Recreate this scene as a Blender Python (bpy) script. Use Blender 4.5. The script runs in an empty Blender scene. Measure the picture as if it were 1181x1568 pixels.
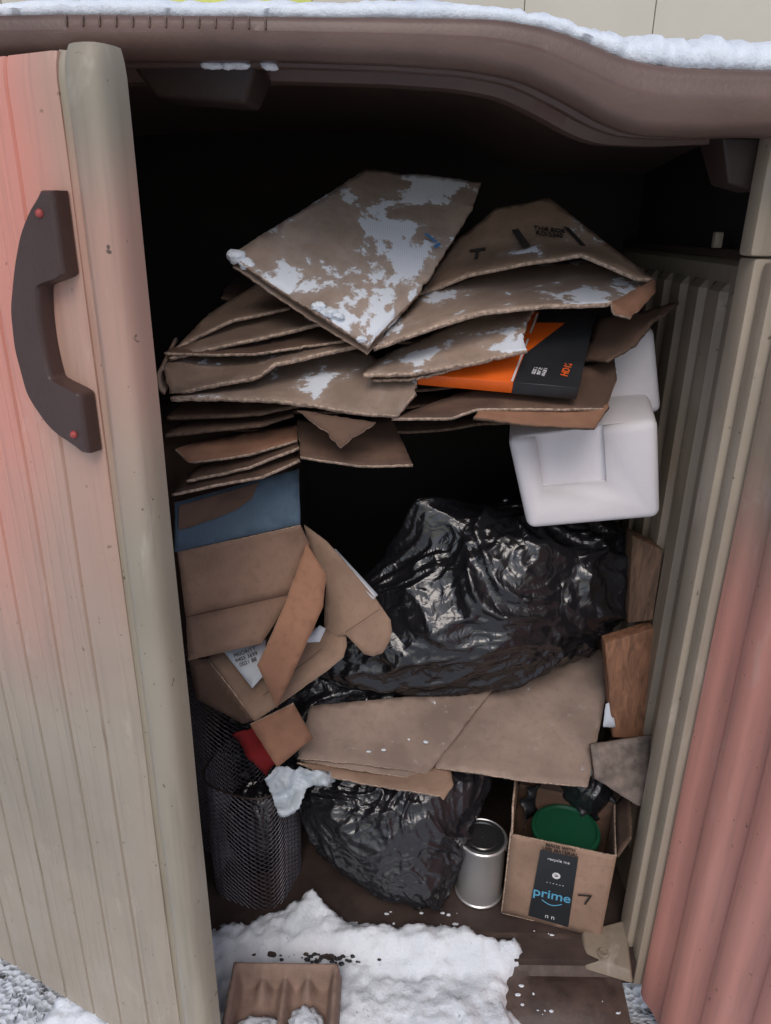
import bpy, bmesh, math, random
from mathutils import Matrix, Vector, noise, geometry
random.seed(4)
sc=bpy.context.scene
col=sc.collection
V=Vector
def clamp(x,a=0.,b=1.): return max(a,min(b,x))
def sstep(a,b,x):
    t=clamp((x-a)/(b-a)); return t*t*(3-2*t)
def nz(p,s=1.0,o=0.0): return noise.noise(V((p[0]*s+o,p[1]*s+o*1.7,p[2]*s-o)))

# ---------------------------------------------------------------- materials
def newmat(name):
    m=bpy.data.materials.new(name); m.use_nodes=True
    nt=m.node_tree; b=nt.nodes['Principled BSDF']
    return m,nt,b
def mixc(nt,fac,a,b,mode='MIX'):
    n=nt.nodes.new('ShaderNodeMix'); n.data_type='RGBA'; n.blend_type=mode
    def put(s,v):
        if isinstance(v,bpy.types.NodeSocket): nt.links.new(v,s)
        elif isinstance(v,(int,float)): s.default_value=v
        else: s.default_value=(*v,1)
    put(n.inputs[0],fac); put(n.inputs[6],a); put(n.inputs[7],b)
    return n.outputs[2]
def ramp(nt,src,p0,p1,c0=(0,0,0),c1=(1,1,1)):
    r=nt.nodes.new('ShaderNodeValToRGB'); nt.links.new(src,r.inputs[0])
    r.color_ramp.elements[0].position=p0; r.color_ramp.elements[1].position=p1
    r.color_ramp.elements[0].color=(*c0,1); r.color_ramp.elements[1].color=(*c1,1)
    return r.outputs[0]
def noi(nt,vec,scale,detail=4,rough=.6,dist=0):
    n=nt.nodes.new('ShaderNodeTexNoise'); n.inputs['Scale'].default_value=scale
    n.inputs['Detail'].default_value=detail; n.inputs['Roughness'].default_value=rough; n.inputs['Distortion'].default_value=dist
    nt.links.new(vec,n.inputs['Vector']); return n.outputs['Fac']
def scaled(nt,vec,s):
    m=nt.nodes.new('ShaderNodeMapping'); m.inputs['Scale'].default_value=s; nt.links.new(vec,m.inputs['Vector']); return m.outputs[0]
def bump(nt,b,h,strength,dist=.002):
    n=nt.nodes.new('ShaderNodeBump'); n.inputs['Strength'].default_value=strength; n.inputs['Distance'].default_value=dist
    nt.links.new(h,n.inputs['Height'])
    if b.inputs['Normal'].is_linked:
        nt.links.new(b.inputs['Normal'].links[0].from_socket,n.inputs['Normal'])
    nt.links.new(n.outputs[0],b.inputs['Normal'])
def tc(nt,which='Object'):
    return nt.nodes.new('ShaderNodeTexCoord').outputs[which]
def math_(nt,op,a,b=None,c=None,clampv=False):
    n=nt.nodes.new('ShaderNodeMath'); n.operation=op; n.use_clamp=clampv
    for i,v in enumerate((a,b,c)):
        if v is None: continue
        if isinstance(v,bpy.types.NodeSocket): nt.links.new(v,n.inputs[i])
        else: n.inputs[i].default_value=v
    return n.outputs[0]
def maprange(nt,v,a,b,c=0,d=1):
    n=nt.nodes.new('ShaderNodeMapRange'); n.interpolation_type='SMOOTHSTEP'
    nt.links.new(v,n.inputs[0])
    for i,x in enumerate((a,b,c,d)): n.inputs[i+1].default_value=x
    return n.outputs[0]

def cardboard(name,c,snow=0.,rough=.85,stripe=(90,3,3),snowscale=7,wet=0.,stain=.3,frost=.45):
    m,nt,b=newmat(name); o=tc(nt)
    n1=noi(nt,o,5,3); n2=noi(nt,o,70,2)
    dark=tuple(x*.66 for x in c); lite=tuple(min(1,x*1.2) for x in c)
    base=mixc(nt,ramp(nt,n1,.35,.68),dark,lite)
    base=mixc(nt,math_(nt,'MULTIPLY',ramp(nt,n2,.5,.72),stain),base,tuple(x*.55 for x in c))
    if wet>0:
        w=ramp(nt,noi(nt,o,4,4,.55,.5),.5,.56)
        base=mixc(nt,math_(nt,'MULTIPLY',w,wet),base,tuple(x*.5 for x in c))
    w=nt.nodes.new('ShaderNodeTexWave'); w.wave_type='BANDS'; w.bands_direction='X'
    w.inputs['Scale'].default_value=1.0; w.inputs['Distortion'].default_value=.3; w.inputs['Detail'].default_value=0
    nt.links.new(scaled(nt,o,stripe),w.inputs['Vector'])
    hgt=math_(nt,'ADD',math_(nt,'MULTIPLY',w.outputs['Fac'],.25),noi(nt,o,30,3,.6))
    b.inputs['Roughness'].default_value=rough
    if snow>0:
        s=noi(nt,o,snowscale,6,.62,.2)
        th=.72-.26*snow
        mask=ramp(nt,s,th,th+.025)
        soft=ramp(nt,s,th-.08,th+.10)
        base=mixc(nt,math_(nt,'MULTIPLY',soft,frost),base,(.47,.45,.44))
        base=mixc(nt,mask,base,(.74,.78,.84))
        hgt=math_(nt,'ADD',hgt,math_(nt,'MULTIPLY',mask,1.6))
    bump(nt,b,hgt,.3,.003)
    nt.links.new(base,b.inputs['Base Color'])
    return m
def plain(name,c,rough=.6,metal=0,bs=.2,bscale=40,vary=.25,vscale=8,spec=.5,bd=.002):
    m,nt,b=newmat(name); o=tc(nt)
    base=mixc(nt,ramp(nt,noi(nt,o,vscale,3),.3,.7),tuple(x*(1-vary) for x in c),tuple(min(1,x*(1+vary*.5)) for x in c))
    nt.links.new(base,b.inputs['Base Color'])
    b.inputs['Roughness'].default_value=rough; b.inputs['Metallic'].default_value=metal
    b.inputs['Specular IOR Level'].default_value=spec
    if bs>0: bump(nt,b,noi(nt,o,bscale,2),bs,bd)
    return m
def shedplastic(name,c,pink=None,grain=False,grime=.4,pc=(.66,.275,.21)):
    m,nt,b=newmat(name); o=tc(nt)
    base=mixc(nt,ramp(nt,noi(nt,o,3,3),.3,.7),tuple(x*.88 for x in c),tuple(x*1.08 for x in c))
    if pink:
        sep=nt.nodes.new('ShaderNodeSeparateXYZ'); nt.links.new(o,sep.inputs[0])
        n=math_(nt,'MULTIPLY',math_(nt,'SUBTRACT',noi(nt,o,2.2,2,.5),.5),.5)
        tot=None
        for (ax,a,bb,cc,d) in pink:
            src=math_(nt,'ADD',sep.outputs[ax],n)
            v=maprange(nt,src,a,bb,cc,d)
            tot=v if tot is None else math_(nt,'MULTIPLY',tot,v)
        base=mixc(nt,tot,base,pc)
    st=noi(nt,scaled(nt,o,(30,30,1.6)),1.5,3,.6)
    base=mixc(nt,math_(nt,'MULTIPLY',ramp(nt,st,.52,.75),grime*.6),base,tuple(x*.45 for x in c))
    sp=noi(nt,o,60,2,.7)
    base=mixc(nt,math_(nt,'MULTIPLY',ramp(nt,sp,.70,.75),grime*1.3),base,(.05,.035,.025))
    lf=noi(nt,scaled(nt,o,(1,1,.35)),14,4,.7,.4)
    base=mixc(nt,math_(nt,'MULTIPLY',ramp(nt,lf,.6,.72),grime*.4),base,(.75,.7,.62))
    nt.links.new(base,b.inputs['Base Color'])
    nt.links.new(maprange(nt,lf,.3,.7,.34,.58),b.inputs['Roughness'])
    if grain:
        w=nt.nodes.new('ShaderNodeTexWave'); w.wave_type='BANDS'; w.bands_direction='X'
        w.inputs['Scale'].default_value=10; w.inputs['Distortion'].default_value=9; w.inputs['Detail'].default_value=1; w.inputs['Detail Scale'].default_value=1.2
        nt.links.new(scaled(nt,o,(1,.0,.09)),w.inputs['Vector'])
        bump(nt,b,ramp(nt,w.outputs['Fac'],.0,.10),.5,.0016)
    else:
        bump(nt,b,noi(nt,o,150,2),.12,.001)
    return m
def bagmat(name,c=(.010,.010,.012),rough=.2):
    m,nt,b=newmat(name); o=tc(nt)
    b.inputs['Base Color'].default_value=(*c,1); b.inputs['Roughness'].default_value=rough
    b.inputs['Specular IOR Level'].default_value=.8
    def ridge(sc_,d):
        n=noi(nt,o,sc_,2,.5,d)
        return math_(nt,'ABSOLUTE',math_(nt,'SUBTRACT',n,.5))
    bump(nt,b,math_(nt,'ADD',ridge(9,1.0),math_(nt,'MULTIPLY',ridge(30,.8),.3)),.42,.03)
    return m
def snowmat(name,dirty=.15):
    m,nt,b=newmat(name); o=tc(nt)
    base=mixc(nt,ramp(nt,noi(nt,o,9,4,.65),.35,.7),(.70,.76,.82),(.84,.88,.92))
    base=mixc(nt,math_(nt,'MULTIPLY',ramp(nt,noi(nt,o,60,4,.8),.66,.70),dirty),base,(.10,.08,.06))
    nt.links.new(base,b.inputs['Base Color']); b.inputs['Roughness'].default_value=.7
    bump(nt,b,noi(nt,o,40,5,.7),.6,.008)
    return m
def groundmat():
    m,nt,b=newmat('snowy_gravel'); o=tc(nt)
    vo=nt.nodes.new('ShaderNodeTexVoronoi'); vo.inputs['Scale'].default_value=70; nt.links.new(o,vo.inputs['Vector'])
    bw=nt.nodes.new('ShaderNodeSeparateColor'); nt.links.new(vo.outputs['Color'],bw.inputs[0])
    stone=mixc(nt,bw.outputs[0],(.03,.03,.033),(.24,.23,.22))
    mask=ramp(nt,noi(nt,o,9,7,.75,.4),.41,.45)
    base=mixc(nt,mask,stone,(.76,.81,.86))
    nt.links.new(base,b.inputs['Base Color']); b.inputs['Roughness'].default_value=.8
    bump(nt,b,math_(nt,'ADD',vo.outputs['Distance'],math_(nt,'MULTIPLY',mask,1.2)),.7,.012)
    return m
def woodmat(name,c):
    m,nt,b=newmat(name); o=tc(nt)
    g=noi(nt,scaled(nt,o,(40,40,4)),2,4,.6,1.0)
    base=mixc(nt,ramp(nt,g,.35,.65),tuple(x*.45 for x in c),c)
    nt.links.new(base,b.inputs['Base Color']); b.inputs['Roughness'].default_value=.7
    bump(nt,b,g,.4,.002); return m

M={}
M['cb_snow']=cardboard('cardboard_snowy',(.38,.285,.225),snow=.80,snowscale=7.5,wet=.15)
M['cb_print']=cardboard('cardboard_printed',(.31,.205,.14),snow=.32,snowscale=9,wet=.35)
M['cb_frost']=cardboard('cardboard_frosty',(.35,.255,.195),snow=.58,snowscale=10,wet=.25)
M['cb']=cardboard('cardboard',(.27,.185,.135),snow=.34,snowscale=11,wet=.4)
M['cb_dark']=cardboard('cardboard_shaded_damp',(.145,.085,.058),wet=.6)  # shade put into the brown for stack and box insides; also water stain
M['cb_black']=cardboard('cardboard_shade_black',(.06,.036,.026),wet=.6)  # deep shade put into the base colour of rear sheets and back flap
M['cb_clean']=cardboard('cardboard_clean',(.27,.165,.115))
M['cb_tan']=cardboard('cardboard_tan',(.33,.215,.15))
M['cb_orange']=cardboard('cardboard_warm',(.30,.15,.09),stripe=(3,3,3))
M['cb_grey']=cardboard('cardboard_greyed',(.34,.25,.20),snow=.12,snowscale=30,stripe=(120,30,3),frost=.9)
M['rim']=plain('cardboard_edge',(.50,.37,.28),.9,0,.8,260,.65,150)
M['rim_dark']=plain('cardboard_edge_dark',(.14,.09,.06),.9,0,.8,260,.55,120)
M['blue']=cardboard('cardboard_blue_print',(.085,.135,.19),wet=.35)
M['bag']=bagmat('black_trash_bag')
M['bag2']=bagmat('black_trash_bag_dull',(.014,.014,.017),.24)
M['foam']=plain('polystyrene_foam',(.76,.73,.75),.75,0,.3,220,.04,10)
M['snow']=snowmat('snow')
M['snow_dirty']=snowmat('snow_dirty',.6)
M['ground']=groundmat()
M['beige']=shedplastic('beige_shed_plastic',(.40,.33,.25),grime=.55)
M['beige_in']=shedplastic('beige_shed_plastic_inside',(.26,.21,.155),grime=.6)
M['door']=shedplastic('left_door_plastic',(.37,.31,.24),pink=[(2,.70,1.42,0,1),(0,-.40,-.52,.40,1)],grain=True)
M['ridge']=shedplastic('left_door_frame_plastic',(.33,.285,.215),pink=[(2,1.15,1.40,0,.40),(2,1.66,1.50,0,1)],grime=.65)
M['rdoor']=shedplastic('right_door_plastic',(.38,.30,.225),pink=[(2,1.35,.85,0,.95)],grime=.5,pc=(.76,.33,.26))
M['brown']=plain('brown_roof_plastic',(.135,.084,.066),.45,0,.25,150,.22,6)
M['brown_dk']=plain('brown_plastic_dark',(.045,.028,.022),.5,0,.25,150,.25,6)
M['handle']=plain('handle_plastic',(.062,.034,.028),.42,0,.3,220,.2,10)
M['red']=plain('red_screw',(.45,.07,.06),.5)
M['redcloth']=plain('red_fabric',(.24,.008,.010),.8)
M['inside']=plain('interior_plastic_shaded',(.016,.012,.010),.8,0,0)  # near-black base stands in for shade on the back and left walls
M['floor']=plain('shed_floor_plastic',(.058,.039,.032),.6,0,.5,60,.5,12)
M['sill']=plain('shed_sill_plastic',(.085,.056,.045),.55,0,.6,60,.5,20)
M['orange']=plain('orange_print',(.80,.13,.01),.45,0,.1,60,.12,9)
M['blackprint']=plain('black_print',(.022,.024,.027),.45,0,.15,60,.4,14)
M['ink']=plain('black_ink',(.03,.022,.018),.8,0,0,40,.5,60)
M['whiteprint']=plain('white_print',(.7,.7,.7),.6,0,0)
M['orangeprint']=plain('orange_text',(.75,.12,.02),.5,0,0)
M['blueprint']=plain('light_blue_text',(.12,.42,.62),.5,0,0)
M['bluemark']=plain('blue_marker',(.06,.20,.42),.6,0,0)
M['label']=plain('paper_label',(.60,.64,.70),.7,0,.15,60,.08)
M['tape']=plain('black_tape',(.022,.026,.03),.4,0,.15,60,.2)
M['steel']=plain('tin_plate',(.78,.78,.77),.33,.75,.12,30,.12)
M['lid_dk']=plain('can_lid',(.14,.14,.14),.25,.8,.1,30,.3)
M['green']=plain('green_plastic_lid',(.010,.085,.04),.35,0,.1,50,.2)
M['wire']=plain('black_wire',(.13,.12,.14),.4,.5,0,50,.3)
M['wood']=woodmat('reddish_wood',(.30,.14,.075))
M['wood2']=woodmat('brown_wood',(.17,.095,.055))
M['pulp']=plain('moulded_pulp',(.30,.205,.16),.95,0,.7,160,.25,18)
M['cloth']=plain('white_plastic_film',(.52,.58,.63),.4,0,1.0,30,.15,bd=.012)
M['siding']=plain('painted_siding',(.58,.54,.45),.7,0,.1,30,.05,3)
M['yg']=plain('yellow_green_board',(.62,.66,.16),.6,0,0)
M['foil']=plain('weathered_board',(.21,.165,.14),.7,0,.35,60,.6,30)
M['clutter']=plain('dark_clutter_plastic',(.02,.022,.026),.4,0,.5,30,.4)

# ---------------------------------------------------------------- mesh helpers
def link(ob,parent=None):
    col.objects.link(ob)
    if parent: ob.parent=parent
    return ob
def empty(name,loc=(0,0,0)):
    e=bpy.data.objects.new(name,None); e.empty_display_size=.05; col.objects.link(e); e.location=loc
    return e
def from_bm(name,bm,mats,parent=None,smooth=True,angle=None):
    me=bpy.data.meshes.new(name); bm.normal_update(); bm.to_mesh(me); bm.free()
    for m in mats: me.materials.append(m)
    if smooth:
        for p in me.polygons: p.use_smooth=True
    ob=bpy.data.objects.new(name,me); link(ob,parent)
    if smooth and angle is not None:
        try: me.set_sharp_from_angle(angle=math.radians(angle))
        except Exception: pass
    return ob
def mm(l): return [V((a/1000,b,c/1000)) for a,b,c in l]
def newell(p):
    n=V((0,0,0))
    for i in range(len(p)):
        a=p[i]; b=p[(i+1)%len(p)]
        n+=V(((a.y-b.y)*(a.z+b.z),(a.z-b.z)*(a.x+b.x),(a.x-b.x)*(a.y+b.y)))
    return n.normalized()
cnt=[0]
def sheet(name,pts,mat,th=.006,jag=.0015,wob=.003,wscale=5,rim='rim',parent=None,step=.014):
    cnt[0]+=1; seed=cnt[0]*3.7
    p=mm(pts) if not isinstance(pts[0],V) else pts
    c=sum(p,V((0,0,0)))/len(p); n=newell(p)
    if n.dot(V((0,-.8,.6)))<0: n=-n
    ax=(p[1]-p[0]); ax-=n*ax.dot(n); ax.normalize(); ay=n.cross(ax)
    out=[]
    L=len(p)
    es=step*.5
    for i in range(L):
        a=p[i]; b=p[(i+1)%L]; k=max(1,int((b-a).length/es))
        for j in range(k):
            q=a.lerp(b,j/k)
            jj=jag*(1 if j else .3)
            nick=max(0,nz(q,38,seed+5)-.32)*3
            d1=nz(q,30,seed)*.7+nz(q,140,seed+3)*.9; d2=nz(q,30,seed+9)*.7+nz(q,140,seed+13)*.9
            inn=(c-q).normalized()*nick*jj*2
            q=q+ax*d1*jj+ay*d2*jj+inn
            out.append(q)
    flat=[V(((q-c).dot(ax),(q-c).dot(ay))) for q in out]; hs=[(q-c).dot(n) for q in out]
    edges=[(i,(i+1)%len(out)) for i in range(len(out))]
    xs=[f.x for f in flat]; ys=[f.y for f in flat]
    verts=list(flat)
    def inside(x,y):
        r=False; j=len(flat)-1
        for i in range(len(flat)):
            if (flat[i].y>y)!=(flat[j].y>y) and x<(flat[j].x-flat[i].x)*(y-flat[i].y)/(flat[j].y-flat[i].y)+flat[i].x: r=not r
            j=i
        return r
    x=min(xs)+step/2
    while x<max(xs):
        y=min(ys)+step/2
        while y<max(ys):
            if inside(x,y) and min((f.x-x)**2+(f.y-y)**2 for f in flat)>(step*.5)**2: verts.append(V((x,y)))
            y+=step
        x+=step
    vo,eo,fo,*_=geometry.delaunay_2d_cdt(verts,edges,[list(range(len(out)))],1,1e-7)
    bm=bmesh.new(); bv=[]
    for q in vo:
        sw=0; sh=0
        for f,h in zip(flat,hs):
            w=1/((f-q).length_squared+1e-7)**1.3; sw+=w; sh+=w*h
        h=sh/sw
        wp=c+ax*q.x+ay*q.y
        h+=wob*nz(wp,wscale,seed)*2 + wob*.25*nz(wp,wscale*4,seed+4)
        bv.append(bm.verts.new(wp+n*h))
    for f in fo:
        try: bm.faces.new([bv[i] for i in f])
        except ValueError: pass
    bm.normal_update()
    if sum((f.normal for f in bm.faces),V((0,0,0))).dot(n)<0: bmesh.ops.reverse_faces(bm,faces=bm.faces)
    ob=from_bm(name,bm,[M[mat],M[rim]],parent,True)
    s=ob.modifiers.new('th','SOLIDIFY'); s.thickness=th; s.offset=-1; s.material_offset_rim=1; s.use_rim=True
    return ob
def box(name,lo,hi,mat,parent=None,bev=.004,rot=None,seg=2):
    bm=bmesh.new(); bmesh.ops.create_cube(bm,size=1)
    lo=V(lo);hi=V(hi); c=(lo+hi)/2; d=hi-lo
    for v in bm.verts: v.co=V((v.co.x*d.x,v.co.y*d.y,v.co.z*d.z))
    if bev: bmesh.ops.bevel(bm,geom=bm.edges[:],offset=min(bev,min(d)*.45),segments=seg,profile=.6,affect='EDGES')
    for v in bm.verts:
        if rot: v.co=rot@v.co
        v.co+=c
    return from_bm(name,bm,[M[mat]],parent,True,35)
def hexa(name,corners,mat,parent=None,bev=.01,seg=3):
    bm=bmesh.new(); v=[bm.verts.new(c) for c in corners]
    for f in ((0,1,2,3),(4,5,6,7),(0,1,5,4),(1,2,6,5),(2,3,7,6),(3,0,4,7)): bm.faces.new([v[i] for i in f])
    bmesh.ops.recalc_face_normals(bm,faces=bm.faces)
    if bev: bmesh.ops.bevel(bm,geom=bm.edges[:],offset=bev,segments=seg,profile=.5,affect='EDGES')
    return from_bm(name,bm,[M[mat]],parent,True,40)
def loft(name,rows,mat,parent=None,closed=True,caps=True,angle=35):
    bm=bmesh.new(); g=[[bm.verts.new(p) for p in r] for r in rows]
    n=len(rows[0])
    for i in range(len(g)-1):
        for j in range(n if closed else n-1):
            k=(j+1)%n
            bm.faces.new((g[i][j],g[i][k],g[i+1][k],g[i+1][j]))
    if caps and closed:
        bm.faces.new(g[0]); bm.faces.new(g[-1])
    bmesh.ops.recalc_face_normals(bm,faces=bm.faces)
    return from_bm(name,bm,[M[mat]],parent,True,angle)
def lathe(name,prof,c,mat,parent=None,seg=48,cap=True):
    rows=[]
    for r,z in prof:
        rows.append([V((c[0]+r*math.cos(a*2*math.pi/seg),c[1]+r*math.sin(a*2*math.pi/seg),c[2]+z)) for a in range(seg)])
    return loft(name,rows,mat,parent,True,cap,40)
def text(body,origin,xd,yd,size,mat,parent,name='print_text',ext=.0003,bold=0.0):
    c=bpy.data.curves.new(name,'FONT'); c.body=body; c.size=size; c.extrude=ext; c.offset=bold; c.align_x='CENTER'; c.align_y='CENTER'
    tmp=bpy.data.objects.new('t',c); col.objects.link(tmp)
    bpy.context.view_layer.update()
    me=bpy.data.meshes.new_from_object(tmp.evaluated_get(bpy.context.evaluated_depsgraph_get()))
    bpy.data.objects.remove(tmp); me.materials.clear(); me.materials.append(M[mat])
    ob=bpy.data.objects.new(name,me); link(ob,parent)
    xd=V(xd).normalized(); yd=V(yd); yd=(yd-xd*yd.dot(xd)).normalized(); zd=xd.cross(yd)
    m=Matrix((xd,yd,zd)).transposed().to_4x4(); m.translation=V(origin)
    me.transform(m)
    return ob
def patch(name,pts,mat,parent,lift=.0008):
    p=[V(q) for q in pts]; n=newell(p)
    if n.dot(V((0,-.8,.6)))<0: n=-n
    bm=bmesh.new(); bm.faces.new([bm.verts.new(q+n*lift) for q in p])
    return from_bm(name,bm,[M[mat]],parent,False)
def interp(pr,x):
    if x<=pr[0][0]: return pr[0][1]
    for (a,b),(c,d) in zip(pr,pr[1:]):
        if x<=c:
            return b+(d-b)*(x-a)/(c-a)
    return pr[-1][1]
def smi(pr,x,d): return (interp(pr,x-d)+interp(pr,x-d/2)+interp(pr,x)*2+interp(pr,x+d/2)+interp(pr,x+d))/6

# ================================================================ SETTING
bm=bmesh.new()
xs=[-40,-15,-6,-3]+[-2+.05*i for i in range(81)]+[3,6,15,40]
ys=[-40,-15,-6,-3]+[-1+.05*i for i in range(61)]+[3,6,15,40]
def gz(x,y):
    k=1 if abs(x)<2.1 and -1.1<y<2.1 else 0
    base=-.075+k*.022*nz((x,y,0),5,3)+k*.012*nz((x,y,0),16,5)
    if x>-.66 and x<.75 and y>1.13: base=-.12
    return base
g=[[bm.verts.new((x,y,gz(x,y))) for x in xs] for y in ys]
for i in range(len(ys)-1):
    for j in range(len(xs)-1): bm.faces.new((g[i][j],g[i][j+1],g[i+1][j+1],g[i+1][j]))
from_bm('ground',bm,[M['ground']])

house=empty('house',(0,4,0))
def hbox(n,lo,hi,mat,**k):
    o=box(n,lo,hi,mat,None,**k); o.parent=house; o.matrix_parent_inverse=Matrix.Translation((0,-4,0)); return o
hbox('wall',(-6,4.02,-.2),(6,4.3,5.2),'siding',bev=0)
x=-6.0
while x<5.9:
    hbox('siding_board',(x+.002,4.0,-.1),(x+.598,4.03,5.1),'siding',bev=.003); x+=.6
box('yellow_green_board',(-.86,2.35,-.1),(-.22,2.40,2.30),'yg',bev=.01)

# ---- shed
shed=empty('plastic_storage_shed')
FL=.022
box('floor',(-.62,1.17,-.05),(.62,2.05,FL),'floor',shed)
rows=[]
for i in range(60):
    x=-.60+i*(1.14/59)
    w=.005*nz((x,0,0),14)
    # moulded raised lobe near the right end of the sill
    lob=.016*math.exp(-((x-.42)/.10)**4)
    rows.append([V((x,1.055-lob,-.07)),V((x,1.06-lob,-.040+w)),V((x,1.09-lob,-.028+w+lob)),V((x,1.13,-.016+lob)),V((x,1.155,-.010)),V((x,1.168,.004)),V((x,1.20,.018)),V((x,1.235,.024)),V((x,1.24,.0)),V((x,1.24,-.07))])
loft('door_sill',rows,'sill',shed,angle=50)
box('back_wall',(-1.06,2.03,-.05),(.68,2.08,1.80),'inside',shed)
def ribwall(name,x0,dirx,z0,z1,mat,y0=1.25,y1=2.04):
    ring_y=[]; y=y0; per=.095
    while y<y1-.001:
        for f,w in ((0,0),(.30,0),(.40,1),(.90,1),(1.0,0)):
            yy=y+f*per
            if yy<=y1: ring_y.append((yy,w))
        y+=per
    seen=[]
    for a in ring_y:
        if not seen or a[0]-seen[-1][0]>1e-4: seen.append(a)
    zs=[z0,z0+.12,z0+.15,z0+.5,z0+.8,z1-.06,z1-.045,z1-.015,z1]
    ks=[0,0,1,1,1,1,0,0,-.6]
    rows=[]
    for z,kk in zip(zs,ks):
        rows.append([V((x0-dirx*(.013*w*max(kk,0))+(dirx*.02 if kk<0 else 0),yy,z)) for yy,w in seen])
    return loft(name,rows,mat,shed,closed=False,caps=False,angle=25)
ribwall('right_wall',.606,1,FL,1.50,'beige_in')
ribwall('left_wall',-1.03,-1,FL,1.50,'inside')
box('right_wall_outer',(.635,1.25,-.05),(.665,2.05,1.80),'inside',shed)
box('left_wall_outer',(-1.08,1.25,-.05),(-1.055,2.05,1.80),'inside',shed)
box('right_wall_top_rail',(.602,1.27,1.497),(.66,2.04,1.512),'brown_dk',shed,bev=.005)
box('right_jamb',(.562,1.205,-.03),(.64,1.262,1.505),'beige',shed,bev=.008)
box('right_jamb_lip',(.575,1.165,-.05),(.63,1.204,1.50),'beige',shed,bev=.009)
box('right_post',(.552,1.20,1.507),(.60,1.245,1.72),'beige',shed,bev=.008)
box('left_jamb',(-1.08,1.205,-.03),(-1.0,1.262,1.74),'beige',shed,bev=.008)
hexa('roof_bracket',[V(a) for a in [(.525,1.26,1.612),(.575,1.26,1.600),(.575,1.33,1.600),(.525,1.33,1.612),(.500,1.25,1.675),(.585,1.25,1.675),(.585,1.36,1.69),(.500,1.36,1.69)]],'brown_dk',shed,.004)
box('wall_clip',(.585,1.42,1.513),(.60,1.435,1.54),'beige_in',shed,bev=.003)
hexa('hinge_bracket',[V(a) for a in [(.46,1.165,.0),(.56,1.13,.0),(.575,1.25,.020),(.465,1.235,.020),(.465,1.18,.020),(.555,1.145,.024),(.572,1.25,.055),(.47,1.235,.034)]],'beige_in',shed,.005)
lathe('hinge_pin',[(.001,0),(.014,0),(.014,.004),(.009,.006),(.007,.003),(.001,.003)],(.505,1.185,.025),'beige_in',shed,24)

# ---- roof lid
botp=[(-1.20,1.655),(-.98,1.66),(-.80,1.68),(-.70,1.715),(-.60,1.735),(-.347,1.742),(-.16,1.745),(0,1.743),(.1,1.738),(.168,1.728),(.23,1.703),(.285,1.677),(.33,1.664),(.42,1.662),(.503,1.667),(.80,1.662)]
topp=[(-1.20,1.73),(-.98,1.735),(-.80,1.75),(-.70,1.772),(-.60,1.785),(-.415,1.790),(.13,1.792),(.2,1.783),(.248,1.769),(.301,1.750),(.36,1.742),(.489,1.740),(.80,1.735)]
def sm(pr,x): return (interp(pr,x-.02)+interp(pr,x)*2+interp(pr,x+.02))/4
rows=[]
X=-1.2
while X<.801:
    zb=sm(botp,X); zt=sm(topp,X); h=zt-zb
    em=.0
    if -.42<X<-.17: em=.005*sstep(-.42,-.40,X)*(1-sstep(-.19,-.17,X))
    rows.append([V((X,y,z)) for y,z in [(1.150,zb+.012),(1.137,zb-.001),(1.108,zb-.002),(1.094,zb+.005),(1.089-em,zb+.014),(1.088-em,zb+.50*h),(1.097-em*.5,zb+.60*h),(1.098,zb+.80*h),(1.102,zb+.94*h),(1.112,zb+h),(1.3,zt+.012),(1.6,zt+.02),(2.0,zt),(2.12,zt-.03),(2.125,zb-.06),(2.10,zb-.06),(2.08,zb-.0),(1.8,zb+.028),(1.6,zb+.045),(1.42,zb+.04),(1.36,zb+.006),(1.31,zb+.004),(1.29,zb+.03),(1.235,zb+.03),(1.215,zb+.004),(1.195,zb+.004),(1.178,zb+.03),(1.158,zb+.028)]])
    X+=.01
loft('roof_lid',rows,'brown',shed,angle=50)
for i in range(13):
    xx=-.415+i*.021
    box('roof_rib',(xx,1.0935,1.774),(xx+.0025,1.10,1.786),'brown',shed,bev=.001)
hexa('latch_block',[V(a) for a in [(-.345,1.22,1.712),(-.215,1.22,1.705),(-.205,1.30,1.705),(-.335,1.30,1.712),(-.372,1.20,1.752),(-.19,1.20,1.752),(-.185,1.32,1.752),(-.36,1.32,1.752)]],'brown_dk',shed,.008)
# ---- snow on roof
rows=[]; X=-1.18
while X<.79:
    zt=sm(topp,X)
    rgh=.45+.55*sstep(.10,.30,X)
    f=nz((X,0,0),9,1)*.5+(nz((X,0,0),28,2)*.45+nz((X,0,0),70,7)*.35)*rgh
    t=.021+.010*f+.014*sstep(.25,.35,X)+.006*nz((X,0,0),60,3)*rgh
    yf=1.112-.010*f+.008*nz((X,0,0),45,8)*rgh
    r=[]
    for y,z in [(yf+.02,zt-.004),(yf,zt-.001+.004*f),(yf-.005,zt+.35*t),(yf+.002+.004*f,zt+.75*t),(yf+.018,zt+t),(1.17,zt+t+.008+.006*nz((X,1,0),12)),(1.20,zt+t+.012+.006*nz((X,1,0),8)),(1.35,zt+t+.018),(1.6,zt+t+.022),(2.0,zt+t),(2.10,zt+t*.3),(2.10,zt-.02),(1.6,zt)]:
        k=.004*rgh if y<1.3 else 0
        r.append(V((X,y+k*nz((X,y,z),90,3),z+k*nz((X,y,z),70,6))))
    rows.append(r)
    X+=.006
loft('roof_snow',rows,'snow',None,angle=80)
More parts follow.
